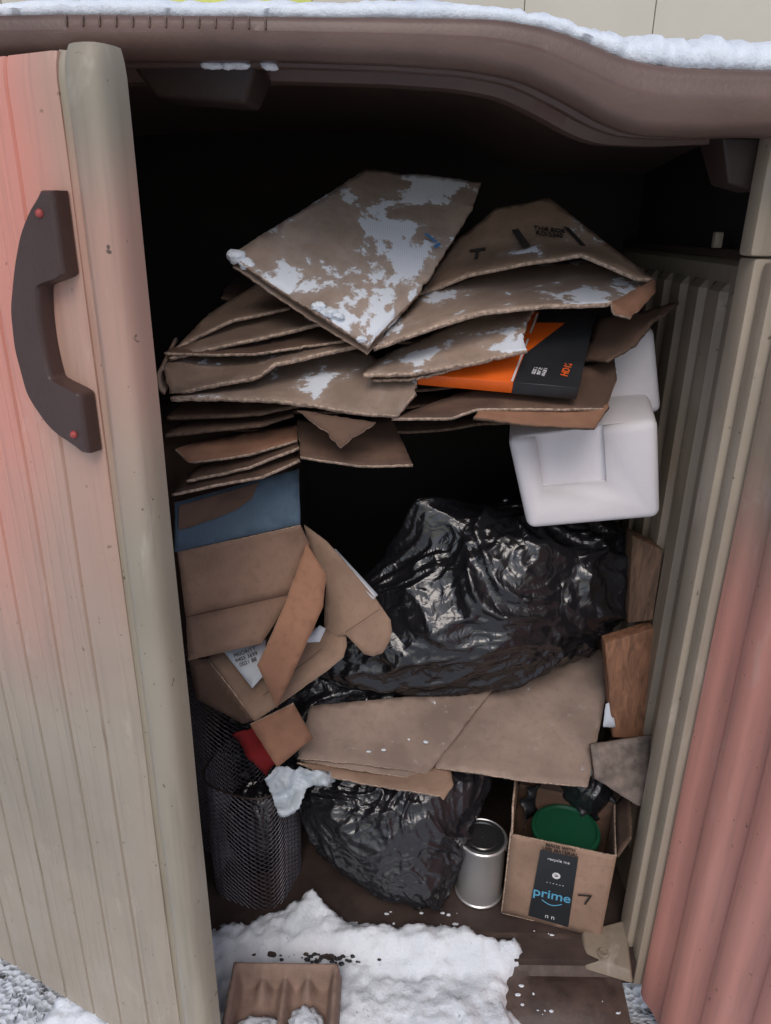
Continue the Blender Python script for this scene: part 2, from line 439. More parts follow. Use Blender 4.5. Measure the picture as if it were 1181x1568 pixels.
def snowlump(name,c,r,parent=None,mat='snow',seed=0,sub=3):
    bm=bmesh.new(); bmesh.ops.create_icosphere(bm,subdivisions=sub,radius=1)
    for v in bm.verts:
        d=v.co.normalized(); k=1+.35*nz(d,1.6,seed)+.2*nz(d,4,seed+3)+.12*nz(d,9,seed+8)
        v.co=V((c[0]+d.x*r[0]*k,c[1]+d.y*r[1]*k,c[2]+d.z*r[2]*k))
    return from_bm(name,bm,[M[mat]],parent)
ls=empty('lip_snow')
for i,(x,w) in enumerate([(-.240,.016),(-.220,.010),(-.205,.014),(-.165,.012)]):
    snowlump('clump',(x,1.142,1.741),(w,.008,.005),ls,seed=i)

# ---- left door (ajar)
D0=V((-.99,1.232,0)); DD=V((.9003,-.4347,0)); DN=V((-.4347,-.9003,0)); DL=.760
ldoor=empty('left_shed_door')
def dp(s,w,z): return D0+DD*s+DN*w+V((0,0,z))
zlev=[.015,.02,.035]+[.06+i*.05 for i in range(33)]+[1.690,1.706,1.715,1.719]
prof=[]
prof.append((0,0))
s=.06
while s<DL-.11:
    prof+=[(s-.0035,0),(s-.001,-.0045),(s+.001,-.0045),(s+.0035,0),(s+.035,.0)]
    s+=.078
prof+=[(DL-.080,0),(DL-.0745,-.003)]
rows=[]
for z in zlev:
    e=clamp((z-1.69)/.029); sh=.006*e*e
    r=[]
    for a,b in prof:
        r.append(dp(a,b-sh+.0025*nz((a*2,0,z),3),z))
    r+= [dp(DL-.0745,-.03,z),dp(0,-.03,z)]
    rows.append(r)
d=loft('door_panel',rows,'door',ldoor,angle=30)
rows=[]
fr=[(DL-.076,-.003),(DL-.073,-.008),(DL-.066,-.010),(DL-.059,-.006),(DL-.050,.006),(DL-.043,.014),(DL-.033,.017),(DL-.014,.016),(DL-.004,.011),(DL,.002),(DL+.001,-.012),(DL-.002,-.034),(DL-.076,-.034)]
for z in zlev:
    e=clamp((z-1.69)/.029); sh=.010*e*e
    rows.append([dp(a-(sh*.5 if a>DL-.03 else 0),b-(sh if b>-.02 else 0)+.0015*nz((a,0,z),4),z+.002) for a,b in fr])
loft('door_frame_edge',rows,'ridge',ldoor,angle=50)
# handle: C-shaped loop pull bowed away from the door frame, open grip hole
ZL,ZH=1.264,1.577
op=[(1.264,.679),(1.272,.655),(1.290,.617),(1.33,.5845),(1.39,.5755),(1.439,.580),(1.491,.600),(1.53,.620),(1.562,.648),(1.577,.668)]
outer=[];inner=[]
n=96
for i in range(n+1):
    t=i/n; z=ZL+(ZH-ZL)*t
    so=smi(op,z,.012)
    pad=max(sstep(1.468,1.486,z),sstep(1.358,1.340,z))
    si=(.6305+.010*((z-1.41)/.07)**2)
    si=min(si,.650)*(1-pad)+.6835*pad
    outer.append((min(so,.680),z)); inner.append((si,z))
bm=bmesh.new()
layers=[]
for (w,ins) in ((0.001,0),(.018,0),(.023,.0012),(.0255,.004)):
    L=[]
    for i in range(n+1):
        t=i/n; zz=outer[i][1]
        if t<.06: zz+= ins*(1-t/.06)
        if t>.94: zz-= ins*((t-.94)/.06)
        a=outer[i][0]+ins; b=inner[i][0]-ins
        if a>b-.0015: a=b-.0015
        L.append((bm.verts.new(dp(a,w,zz)),bm.verts.new(dp(b,w,zz))))
    layers.append(L)
for a,b in zip(layers,layers[1:]):
    for i in range(n):
        bm.faces.new((a[i][0],a[i+1][0],b[i+1][0],b[i][0])); bm.faces.new((a[i][1],b[i][1],b[i+1][1],a[i+1][1]))
    bm.faces.new((a[0][0],b[0][0],b[0][1],a[0][1])); bm.faces.new((a[n][0],a[n][1],b[n][1],b[n][0]))
for L in (layers[0],layers[-1]):
    for i in range(n): bm.faces.new((L[i][0],L[i][1],L[i+1][1],L[i+1][0]))
bmesh.ops.recalc_face_normals(bm,faces=bm.faces)
from_bm('handle',bm,[M['handle']],ldoor,True,40)
for ss,zz in ((.661,1.552),(.665,1.288)):
    lathe_pts=[]
    bm=bmesh.new(); bmesh.ops.create_uvsphere(bm,u_segments=20,v_segments=10,radius=.0058)
    for v in bm.verts: v.co=dp(ss,.0255,zz)+v.co*.9
    from_bm('handle_screw',bm,[M['red']],ldoor)

# ---- right door
rdoor=empty('right_shed_door')
A=V((.594,1.155,0)); B=V((.67,.45,0)); rd=(B-A).normalized(); rn=V((rd.y,-rd.x,0))
if rn.x>0: rn=-rn
Ld=(B-A).length
pr=[]
pr.append((0,-.03)); pr.append((0,.004)); pr.append((.02,.006)); pr.append((.035,.0))
s=.05
while s<Ld-.1:
    pr+=[(s,-.003),(s+.030,-.004),(s+.038,.005),(s+.046,.008),(s+.085,.008),(s+.093,.005)]
    s+=.115
pr+=[(Ld-.01,.0),(Ld,-.01),(Ld,-.035)]
rows=[]
for i in range(24):
    z=-.055+i*(1.68/23)
    rows.append([A+rd*a+rn*(b+.0015*nz((a,z,0),3))+V((0,0,z)) for a,b in pr])
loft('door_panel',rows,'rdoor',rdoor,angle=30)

# ---- threshold snow
drift=[(-.60,1.20),(-.44,1.235),(-.30,1.262),(-.20,1.30),(-.157,1.335),(-.12,1.30),(-.06,1.262),(.05,1.250),(.10,1.260),(.18,1.252),(.27,1.222),(.34,1.205),(.345,1.175),(.30,1.145),(.285,1.11),(.30,1.07),(.29,1.02),(.42,1.0),(.55,1.0),(.60,.6),(-.9,.6),(-.75,1.0)]
def sdist(x,y):
    ins=False; dm=9; j=len(drift)-1
    for i in range(len(drift)):
        ax_,ay_=drift[i]; bx,by=drift[j]
        if (ay_>y)!=(by>y) and x<(bx-ax_)*(y-ay_)/(by-ay_)+ax_: ins=not ins
        t=clamp(((x-ax_)*(bx-ax_)+(y-ay_)*(by-ay_))/((bx-ax_)**2+(by-ay_)**2+1e-9))
        dm=min(dm,math.hypot(ax_+t*(bx-ax_)-x,ay_+t*(by-ay_)-y)); j=i
    return dm if ins else -dm
bm=bmesh.new(); st=.007
nx=int(1.5/st); ny=int(.60/st)
gv={}
for i in range(nx+1):
    for j in range(ny+1):
        x=-.92+i*st; y=.76+j*st
        dd=sdist(x,y)+.016*nz((x,y,0),22,4)+.010*nz((x,y,0),60,1)+.006*nz((x,y,0),120,2)
        under=-.020 if y<1.14 else (-.020+ (y-1.14)/.06*.040 if y<1.20 else .02)
        if y<1.05: under-=.03*sstep(1.05,.98,y)
        h=under-.02+.046*sstep(-.006,.030,dd)+ (.012*nz((x,y,0),10,2)+.010*nz((x,y,0),30,6)+.007*nz((x,y,0),85,9)+.004*nz((x,y,0),160,9))*sstep(0,.03,dd)
        h+=.026*math.exp(-(((x+.16)/.06)**2+((y-1.29)/.05)**2))*sstep(0,.03,dd)
        h+=.012*math.exp(-(((x-.08)/.2)**2+((y-1.21)/.035)**2))*sstep(0,.03,dd)
        h-=.012*math.exp(-(((x+.11)/.10)**2+((y-1.165)/.012)**2))
        h-=.008*math.exp(-(((x-.15)/.12)**2+((y-1.145-.05*(x-.15))/.010)**2))
        if dd>-.012: gv[i,j]=bm.verts.new((x,y,h))
for i in range(nx):
    for j in range(ny):
        q=[gv.get(k) for k in ((i,j),(i+1,j),(i+1,j+1),(i,j+1))]
        if all(q): bm.faces.new(q)
from_bm('snow_drift',bm,[M['snow_dirty']])
crumbs=empty('snow_crumbs')
for i in range(44):
    if i<30: x=random.uniform(.30,.54); y=random.uniform(1.06,1.24)
    else: x=random.uniform(-.3,.2); y=random.uniform(1.25,1.30)
    z=.024 if y>1.2 else (-.012 if y<1.15 else .004)
    r=random.uniform(.001,.0038)
    snowlump('crumb',(x,y,z+r*.4),(r*random.uniform(.8,2.2),r,r*.6),crumbs,seed=i,sub=2)
gp=empty('gravel')
for i in range(46):
    a=random.gauss(-.11,.05); b=random.gauss(1.165,.007); r=random.uniform(.0015,.005)
    snowlump('stone',(a,b,.021+random.uniform(0,.004)),(r*1.5,r,r*.8),gp,mat='clutter' if i%3 else 'floor',seed=i,sub=1)
# dry leaf scrap lying on the snow in front
sheet('dry_leaf',[(112,.985,-16),(128,.992,-12),(136,1.004,-12),(124,1.004,-12),(110,.998,-14)],'cb_orange',th=.0008,jag=.002,wob=.003,wscale=40,step=.004,rim='cb_orange')

# ---- moulded pulp tray
bm=bmesh.new(); nx=64;ny=60; W=.235; H_=.22
gv=[]
for i in range(nx+1):
    r=[]
    for j in range(ny+1):
        u=i/nx; v=j/ny
        x=-.312+u*W; y=.885+v*H_
        cx=abs(u-.5)*2; cy=abs(v-.5)*2
        corner=max(0,math.hypot(max(0,cx-.8),max(0,cy-.8))-.2)
        pocket=sstep(.06,.13,u)*sstep(.94,.87,u)*sstep(.05,.12,v)*sstep(.96,.90,v)
        rid=math.exp(-((u-.5)/.05)**2)+math.exp(-((v-.42)/.06)**2)
        notch=(math.exp(-((u-.30)/.06)**2)+math.exp(-((u-.70)/.06)**2))*sstep(.62,.86,v)
        h=.052-.058*pocket*(1-.6*min(1,rid))+.034*pocket*notch
        h-=.05*sstep(.93,1.0,max(cx,cy))+.2*corner
        h+=.002*nz((x,y,0),40)+.001*nz((x,y,0),140)
        r.append(bm.verts.new((x,y,.044+h-.02*(1-v))))
    gv.append(r)
for i in range(nx):
    for j in range(ny): bm.faces.new((gv[i][j],gv[i+1][j],gv[i+1][j+1],gv[i][j+1]))
tray=from_bm('moulded_pulp_tray',bm,[M['pulp'],M['pulp']])
s_=tray.modifiers.new('th','SOLIDIFY'); s_.thickness=.004
ts=empty('tray_snow')
snowlump('snow_clump',(-.235,.975,.046),(.055,.045,.016),ts,seed=3,sub=4)
snowlump('snow_clump',(-.145,1.005,.046),(.03,.035,.014),ts,seed=8,sub=4)
snowlump('snow_clump',(-.15,.92,.04),(.05,.04,.016),ts,seed=5,sub=4)

# ================================================================ CONTENTS
FB='flattened_cardboard_box'
sheet(FB,[(-272,1.33,1494),(-170,1.45,1557),(-50,1.62,1650),(182,1.62,1626),(161,1.55,1580),(51,1.36,1430),(-33,1.27,1350)],'cb_snow',th=.009,jag=.0025,wob=.005)
mk=empty('blue_marker_strokes')
patch('stroke',[(.062,1.462,1.522),(.083,1.452,1.508),(.086,1.456,1.511),(.066,1.466,1.525)],'bluemark',mk,.008)
patch('stroke',[(.083,1.442,1.498),(.094,1.450,1.504),(.091,1.455,1.509),(.080,1.448,1.503)],'bluemark',mk,.008)
sheet(FB,[(-268,1.335,1478),(-170,1.46,1536),(-50,1.62,1626),(150,1.60,1596),(40,1.37,1414),(-36,1.285,1335),(-130,1.31,1391)],'cb',th=.005,jag=.0025,wob=.005,rim='rim')
for i,(a,b,c_,r) in enumerate([(-.262,1.335,1.490,.014),(-.245,1.335,1.478,.012),(-.225,1.335,1.466,.009),(-.12,1.30,1.412,.011),(-.10,1.295,1.402,.012),(-.085,1.29,1.398,.008),(-.045,1.275,1.362,.008)]):
    snowlump('snow_clump',(a,b,c_),(r*1.2,r,r*.8),ls,seed=i+20)
pb=empty('printed_cardboard_box')
sheet('upper_panel',[(55,1.45,1420),(132,1.55,1520),(212,1.6,1578),(315,1.6,1595),(385,1.52,1539),(470,1.38,1460),(437,1.37,1463),(342,1.40,1501),(238,1.40,1486),(147,1.41,1464)],'cb_print',parent=pb,wob=.004,th=.007)
sheet('lower_panel',[(-27,1.28,1348),(54,1.42,1419),(212,1.55,1470),(392,1.55,1480),(477,1.40,1452),(452,1.37,1441),(379,1.33,1425),(262,1.31,1422),(161,1.3,1411),(61,1.285,1378)],'cb_frost',parent=pb,th=.008,jag=.003)
sheet('end_flap',[(385,1.325,1424),(474,1.38,1462),(474,1.365,1440),(420,1.315,1400),(390,1.315,1405)],'cb_orange',parent=pb,jag=.003)
def mark(pts): patch('ink_mark',pts,'ink',pb,.006)
mark([(.232,1.51,1.532),(.245,1.51,1.535),(.262,1.455,1.505),(.247,1.455,1.502)])
mark([(.330,1.52,1.540),(.342,1.52,1.537),(.368,1.46,1.503),(.355,1.46,1.505)])
text('T',(.165,1.48,1.491),(1,-.3,.15),(0.4,.75,.65),.05,'ink',pb,ext=.001,bold=.001)
text('THIS SIDE\nRD-2240',(.300,1.49,1.535),(1,.0,-.1),(0.05,.8,.6),.014,'ink',pb,ext=.001,bold=.0002)
sheet(FB,[(-44,1.29,1301),(-5,1.38,1323),(174,1.45,1388),(278,1.45,1408),(260,1.40,1395),(236,1.33,1369),(240,1.29,1347),(142,1.28,1325),(52,1.28,1307)],'cb_frost',jag=.004,th=.008)
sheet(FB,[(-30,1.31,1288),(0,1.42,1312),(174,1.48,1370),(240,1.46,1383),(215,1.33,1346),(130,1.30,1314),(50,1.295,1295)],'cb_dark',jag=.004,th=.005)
sheet(FB,[(-386,1.36,1332),(-343,1.45,1380),(-244,1.55,1441),(-161,1.50,1415),(-189,1.42,1398),(-292,1.38,1378)],'cb',th=.006,jag=.003)
sheet(FB,[(-393,1.33,1314),(-325,1.42,1360),(-150,1.52,1413),(-94,1.45,1384),(-113,1.38,1378),(-250,1.34,1349)],'cb',th=.007,jag=.003)
sheet(FB,[(-398,1.31,1306),(-373,1.45,1325),(-123,1.5,1378),(-42,1.40,1349),(-58,1.34,1340),(-201,1.31,1314),(-223,1.30,1293),(-303,1.29,1279),(-385,1.29,1262)],'cb',th=.008,jag=.003)
sheet(FB,[(-385,1.29,1256),(-328,1.40,1266),(-69,1.45,1323),(54,1.33,1291),(48,1.29,1270),(20,1.26,1236),(-26,1.26,1239),(-106,1.27,1247),(-222,1.28,1254)],'cb_frost',th=.008,jag=.003)
sheet(FB,[(-400,1.33,1325),(-373,1.47,1340),(-123,1.52,1390),(-60,1.42,1362),(-80,1.35,1350),(-240,1.32,1328)],'cb_dark',th=.005,jag=.003)
rows=[]
for i in range(14):
    a=math.pi*(i/13)
    rows.append([V((-.395-.012*math.sin(a)-.0006*j,1.295+.012*j,1.281+.024*math.cos(a)+.003*j)) for j in range(12)])
ff=loft('folded_cardboard_edge',rows,'cb',None,closed=False,caps=False)
ff.modifiers.new('th','SOLIDIFY').thickness=.006
rb=empty('orange_black_retail_box')
c0=V((.053,1.31,1.298));c1=V((.332,1.28,1.283));c2=V((.402,1.48,1.391));c3=V((.135,1.5,1.388))
nn=(c1-c0).cross(c3-c0).normalized()
if nn.z<0: nn=-nn
t_=nn*.024
hexa('carton',[c0-t_,c1-t_,c2-t_,c3-t_,c0,c1,c2,c3],'orange',rb,.002,2)
k0=c0.lerp(c1,.60);k3=c3.lerp(c2,.60)
e=.0012
hexa('black_wrap',[k0-t_*1.03-V((0,e,0)),c1-t_*1.03+V((e,-e,0)),c2-t_*1.03+V((e,0,0)),k3-t_*1.03,k0+nn*e-V((0,e,0)),c1+nn*e+V((e,-e,0)),c2+nn*e+V((e,0,0)),k3+nn*e],'blackprint',rb,.001,1)
xd=(c1-c0).normalized(); yd=(c3-c0)
def onbox(a,b): return c0.lerp(c1,a).lerp(c3.lerp(c2,a),b)+nn*.002
text('HD1200',onbox(.905,.24),yd,-xd,.0175,'orangeprint',rb,bold=.0005)
text('SIZE 20 X 4\n907 757 25\n10-LB MAX',onbox(.74,.19),yd,-xd,.0085,'whiteprint',rb,bold=.0002)
patch('white_stripe',[onbox(.585,.0),onbox(.598,.0),onbox(.598,.95),onbox(.585,.95)],'whiteprint',rb,.0005)
sheet(FB,[(8,1.27,1228),(128,1.35,1255),(440,1.45,1308),(429,1.38,1281),(391,1.30,1244),(158,1.28,1243),(112,1.27,1229)],'cb_dark')
sheet(FB,[(151,1.265,1231),(165,1.30,1246),(399,1.33,1255),(396,1.30,1250),(368,1.27,1216),(238,1.265,1221)],'cb_orange',rim='rim_dark')
sheet(FB,[(369,1.42,1304),(419,1.5,1374),(568,1.5,1411),(494,1.42,1385),(457,1.38,1342),(401,1.36,1318)],'cb_dark',jag=.004,wob=.008,rim='rim_dark')
sheet(FB,[(-157,1.29,1147),(-172,1.38,1193),(9,1.42,1190),(48,1.28,1141),(-49,1.28,1137)],'cb_dark')
sheet(FB,[(-159,1.28,1237),(-20,1.27,1221),(-80,1.24,1181),(-117,1.26,1211)],'cb_dark',jag=.003)
sheet(FB,[(-393,1.27,1080),(-374,1.33,1098),(-185,1.42,1143),(-163,1.32,1137),(-228,1.28,1114)],'cb_dark')
sheet(FB,[(-367,1.28,1103),(-360,1.33,1112),(-182,1.40,1165),(-163,1.32,1156),(-253,1.29,1126)],'cb_dark')
sheet('yellowed_packaging_sheet',[(-385,1.30,1150),(-357,1.33,1157),(-217,1.38,1177),(-172,1.38,1184),(-167,1.33,1170),(-254,1.30,1148),(-361,1.29,1128)],'cb_orange',wob=.006)
sheet(FB,[(-404,1.30,1183),(-389,1.42,1190),(-193,1.45,1216),(-175,1.36,1208),(-229,1.31,1200)],'cb_dark',rim='rim_dark')
sheet(FB,[(-404,1.32,1212),(-389,1.42,1225),(-193,1.45,1240),(-130,1.36,1232),(-229,1.31,1222)],'cb_dark',rim='rim_dark')
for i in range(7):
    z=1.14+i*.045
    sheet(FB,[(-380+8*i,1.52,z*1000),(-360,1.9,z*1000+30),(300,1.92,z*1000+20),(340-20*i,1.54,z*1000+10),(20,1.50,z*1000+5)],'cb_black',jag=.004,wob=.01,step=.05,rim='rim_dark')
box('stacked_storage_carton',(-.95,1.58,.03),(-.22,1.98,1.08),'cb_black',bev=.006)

# ---- foam cooler
fc=empty('foam_cooler')
F=[V(a) for a in [(.292,1.40,.962),(.545,1.36,1.008),(.57,1.50,1.03),(.315,1.54,.985),(.236,1.40,1.156),(.510,1.36,1.208),(.540,1.52,1.235),(.262,1.56,1.18)]]
cool=hexa('cooler_body',F,'foam',fc,.018,5)
fn=(F[1]-F[0]).cross(F[4]-F[0]).normalized()
if fn.y>0: fn=-fn
q=[V((.289,1.39,1.163)),V((.413,1.37,1.190)),V((.433,1.37,1.078)),V((.314,1.39,1.055))]
def proj(p): 
    return p-fn*((p-F[0]).dot(fn))
q=[proj(p) for p in q]
cut=hexa('cut',[p-fn*.020 for p in q]+[p+fn*.03 for p in q],'foam',None,0)
bo=cool.modifiers.new('b','BOOLEAN'); bo.object=cut; bo.operation='DIFFERENCE'; bo.solver='EXACT'
bpy.context.view_layer.update()
me=bpy.data.meshes.new_from_object(cool.evaluated_get(bpy.context.evaluated_depsgraph_get()))
cool.modifiers.clear(); cool.data=me; bpy.data.objects.remove(cut)
hexa('cooler_lid',[V(a) for a in [(.405,1.53,1.17),(.562,1.48,1.19),(.575,1.58,1.20),(.420,1.62,1.18),(.445,1.54,1.352),(.530,1.51,1.362),(.545,1.60,1.362),(.46,1.63,1.345)]],'foam',fc,.018,4)

# ---- open box with blue printing
ob_=empty('open_cardboard_box')
sheet('blue_panel',[(-400,1.28,957),(-397,1.30,1050),(-174,1.40,1088),(-169,1.36,985)],'blue',parent=ob_,jag=.0005,wob=.002)
patch('water_stain',[(-.250,1.366,1.070),(-.262,1.350,1.043),(-.290,1.335,1.025),(-.330,1.318,1.012),(-.375,1.300,1.000),(-.393,1.290,1.000),(-.39,1.30,1.045)],'cb_dark',ob_,.006)
sheet('inner_panel',[(-395,1.28,956),(-169,1.36,983),(-153,1.38,931),(-184,1.34,839),(-391,1.28,816)],'cb_clean',parent=ob_,jag=.0005,wob=.0015)
sheet('lower_flap',[(-391,1.28,815),(-182,1.34,840),(-243,1.27,765),(-386,1.25,735)],'cb_clean',parent=ob_,jag=.0005,wob=.0015)
sheet('side_flap',[(-157,1.36,944),(-116,1.33,889),(-121,1.30,832),(-208,1.22,647),(-242,1.22,745),(-196,1.28,841)],'cb_orange',parent=ob_,jag=.0005,wob=.003,th=.005)
tb=empty('die_cut_cardboard_box')
sheet('tab_panel',[(-170,1.42,957),(-123,1.42,921),(-19,1.40,802),(14,1.38,759),(18,1.375,735),(13,1.37,712),(-1,1.36,690),(-22,1.36,681),(-40,1.36,686),(-80,1.37,728),(-131,1.39,700),(-125,1.41,819),(-158,1.42,890)],'cb_tan',parent=tb,jag=.0003,wob=.003,step=.012)
sheet('tray_panel',[(-366,1.32,696),(-333,1.34,709),(-153,1.40,728),(-81,1.38,725),(-78,1.36,708),(-84,1.34,692),(-119,1.32,669),(-261,1.25,592)],'cb_tan',parent=tb,jag=.0003,wob=.002)
sheet('side_panel',[(-399,1.30,702),(-363,1.31,700),(-264,1.25,592),(-293,1.27,568),(-393,1.30,609)],'cb_dark',parent=tb,jag=.0005)
sheet('small_flap',[(-269,1.24,591),(-183,1.27,622),(-144,1.27,537),(-216,1.23,493)],'cb_orange',parent=tb,jag=.0005,wob=.002)
for a,b in (((-.080,1.3655,.737),(-.008,1.372,.790)),((-.245,1.275,.638),(-.130,1.345,.707))):
    a=V(a);b=V(b); dd=(b-a).normalized(); sd=dd.cross(V((0,-.8,.6))).normalized()*.0008
    patch('crease_line',[a-sd,b-sd,b+sd,a+sd],'cb_dark',tb,.004)
lb=[(-.331,1.318,.712),(-.245,1.338,.730),(-.243,1.288,.676),(-.267,1.278,.650)]
sheet('shipping_label',[V(a)+V((0,-.004,.006)) for a in lb],'label',parent=tb,th=.0008,jag=0,wob=.0,rim='label')
text('PRIORITY\n9405 3699\n0021 88',(-.281,1.302,.712),(1,.35,.25),(-.4,.5,.5),.011,'ink',tb,ext=.0006)
sheet('paper_sticker',[(-180,1.365,709),(-137,1.385,741),(-124,1.385,733),(-136,1.365,712)],'label',parent=tb,th=.0008,jag=0,wob=0,rim='label')
sheet('paper_strip',[(-120,1.425,906),(-104,1.435,898),(-13,1.405,806),(-23,1.395,800)],'label',th=.002,jag=.0003,wob=.001,rim='label')

# ---- trash bags: long taut folds running along a pull direction
def bag(name,c,rad,mat,axis,pulls,seed=0,sub=6,amp=1.0,clampf=None,parent=None,warpk=.45):
    bm=bmesh.new(); bmesh.ops.create_icosphere(bm,subdivisions=sub,radius=1)
    f=V(axis).normalized(); c=V(c)
    def rg(p,s,o,sharp=2.6): 
        r=1-min(1,abs(nz(p,s,o))*sharp); return r*r
    for v in bm.verts:
        d=v.co.normalized()
        al=d.dot(f)
        warp=V((nz(d,1.2,seed),nz(d,1.2,seed+5),nz(d,1.2,seed+11)))*warpk
        q=(d-f*al)+f*al*.22+warp
        q2=(d-f*al)+f*al*.55+warp*.6
        mod=.5+.9*clamp(.5+nz(d,1.7,seed+21))
        k=1+amp*(.13*nz(d,1.2,seed) + mod*(.085*(rg(q,1.9,seed)-.3)+.050*(rg(q2,3.6,seed+2)-.3)+.020*(rg(q,7.5,seed+6)-.3))+.012*(rg(d+warp,6,seed+9)-.3))
        p=V((d.x*rad[0],d.y*rad[1],d.z*rad[2]))*k
        for pd,off,po in pulls:
            w=max(0,d.dot(V(pd).normalized()))**po
            p+=V(off)*w
        p+=c
        if clampf: p=clampf(p)
        v.co=p
    return from_bm(name,bm,[M[mat]],parent)
def cl1(p):
    if p.x>.592: p.x=.592+(p.x-.592)*.1
    if p.z<.50: p.z=.50+(p.z-.50)*.25
    return p
bag('large_black_trash_bag',(.30,1.60,.715),(.280,.19,.205),'bag',(-.62,.1,.75),
    [((-.55,-.1,.80),(-.070,-.02,.070),22),((-.85,-.35,-.45),(-.23,-.05,-.055),3),((.2,0,1),(0,0,.03),2),((1,0,.35),(.03,0,.03),3)],seed=2,clampf=cl1,sub=7,amp=1.15)
def cl2(p):
    if p.z<.030: p.z=.030+(p.z-.030)*.1
    return p
bag('small_black_trash_bag',(.035,1.40,.20),(.170,.135,.185),'bag2',(-.35,-.2,1),
    [((.1,-.6,-.8),(.03,-.03,-.02),4),((-.9,-.2,.3),(-.07,0,.02),5),((.9,0,.7),(.09,.0,.03),5)],seed=12,clampf=cl2,sub=7,amp=1.1)
bag('dark_bin_liner',(-.12,1.62,.33),(.30,.2,.28),'bag2',(.2,0,1),[],seed=22,sub=6)
bag('dark_bin_liner',(.33,1.60,.30),(.16,.10,.14),'bag2',(.2,0,1),[],seed=31,sub=6)
bag('dark_bin_liner',(.60-.10,1.45,.30),(.07,.08,.09),'bag2',(.2,0,1),[],seed=33,sub=5)

# ---- flat cardboard on the lower pile
sheet('cardboard_sheet',[(-184,1.30,460),(-167,1.42,508),(266,1.50,507),(171,1.38,466),(103,1.31,414),(-35,1.31,436)],'cb_grey',wob=.003,jag=.002,th=.007)
sheet('cardboard_sheet',[(-178,1.31,444),(-150,1.42,490),(225,1.50,492),(150,1.38,452),(85,1.305,402),(-40,1.305,422)],'cb_grey',wob=.003,jag=.002)
sheet('cardboard_sheet',[(120,1.325,416),(120,1.45,466),(252,1.50,492),(382,1.55,520),(552,1.6,569),(533,1.48,518),(446,1.27,421),(305,1.28,426),(193,1.30,430)],'cb_grey',wob=.003,jag=.001)
sheet('cardboard_sheet',[(-184,1.30,448),(-36,1.33,412),(154,1.34,416),(158,1.29,404),(136,1.26,384),(128,1.265,392),(23,1.28,398),(-120,1.29,420)],'cb_tan',wob=.005,jag=.003)
ms=empty('melting_snow_bits')
for i in range(16):
    a=random.uniform(-.16,.10); b=1.325+.05*random.random()
    t=(b-1.30)/.2
    snowlump('bit',(a,b,.447+.25*(b-1.31)),(random.uniform(.002,.007),random.uniform(.002,.005),.002),ms,seed=i+70,sub=2)
wd=[V((.491,1.42,.686)),V((.595,1.42,.726)),V((.600,1.38,.461)),V((.525,1.38,.463))]
wn=V((0,.035,0))
hexa('wood_plank',[wd[3],wd[2],wd[2]+wn,wd[3]+wn,wd[0],wd[1],wd[1]+wn,wd[0]+wn],'wood',None,.003)
w2=[V((.550,1.46,.714)),V((.592,1.43,.74)),V((.598,1.45,.90)),V((.545,1.50,.913))]
wn=V((.0,.05,0))
hexa('wood_block',[w2[0],w2[1],w2[1]+wn,w2[0]+wn,w2[3],w2[2],w2[2]+wn,w2[3]+wn],'wood2',None,.003)
sheet('weathered_board',[(458,1.325,488),(598,1.345,500),(584,1.27,368),(560,1.268,372),(464,1.285,430)],'foil',wob=.001,jag=.0015,rim='rim_dark',th=.010)
sheet('paper_scrap',[(505,1.40,540),(520,1.40,545),(528,1.38,492),(500,1.38,492)],'label',th=.001,rim='label')
sheet('white_plastic_film',[(-252,1.27,432),(-224,1.28,455),(-150,1.29,440),(-92,1.30,418),(-98,1.28,408),(-140,1.27,412),(-161,1.27,400),(-189,1.25,353),(-218,1.24,350),(-230,1.25,379)],'cloth',wob=.016,wscale=30,jag=.003,th=.001,rim='cloth',step=.005)
sheet('red_fabric_scrap',[(-323,1.30,518),(-275,1.29,548),(-218,1.28,476),(-252,1.28,423)],'redcloth',wob=.01,wscale=16,jag=.004,th=.003,rim='redcloth')

# ---- wire mesh baskets (rounded-square section)
def sq(a):
    c_,s_=abs(math.cos(a)),abs(math.sin(a))
    return 1/((c_**3.2+s_**3.2)**(1/3.2))
def mesh_basket(name,c,r0,r1,h,cols,rws,thick):
    bm=bmesh.new(); vs={}
    for j in range(rws*2+1):
        t=j/(rws*2)
        r=r0+(r1-r0)*t
        for i in range(cols):
            a=(i+(.5 if j%2 else 0))/cols*2*math.pi
            rr=r*sq(a+.35)*(1+.05*nz((math.cos(a),math.sin(a),t*2),1.5,3))
            vs[i,j]=bm.verts.new((c[0]+rr*math.cos(a),c[1]+rr*math.sin(a),c[2]+h*t))
    for j in range(1,rws*2,2):
        for i in range(cols):
            bm.faces.new((vs[(i+1)%cols,j-1],vs[(i+1)%cols,j],vs[(i+1)%cols,j+1],vs[i,j]))
    ob=from_bm(name,bm,[M['wire']],None,False)
    w=ob.modifiers.new('w','WIREFRAME'); w.thickness=thick; w.use_replace=True; w.use_even_offset=False
    return ob
b1=mesh_basket('wire_mesh_basket',(-.300,1.385,.025),.094,.100,.34,34,25,.0022)
def ring(name,c,r,t,parent,mat='wire'):
    rows=[]
    for i in range(64):
        a=i/64*2*math.pi; R_=r*sq(a+.35)*(1+.05*nz((math.cos(a),math.sin(a),2),1.5,3))
        rows.append([V((c[0]+(R_+t*math.cos(b*math.pi/4))*math.cos(a),c[1]+(R_+t*math.cos(b*math.pi/4))*math.sin(a),c[2]+t*math.sin(b*math.pi/4))) for b in range(8)])
    rows.append(rows[0])
    return loft(name,rows,mat,parent,True,False,80)
ring('rim',(-.300,1.385,.367),.100,.0025,b1,'brown_dk')
lathe('base_disc',[(.001,0),(.090,0),(.090,.010),(.001,.010)],(-.300,1.385,.025),'brown_dk',b1)
b2=mesh_basket('wire_mesh_basket',(-.36,1.52,.03),.10,.12,.56,36,40,.0020)
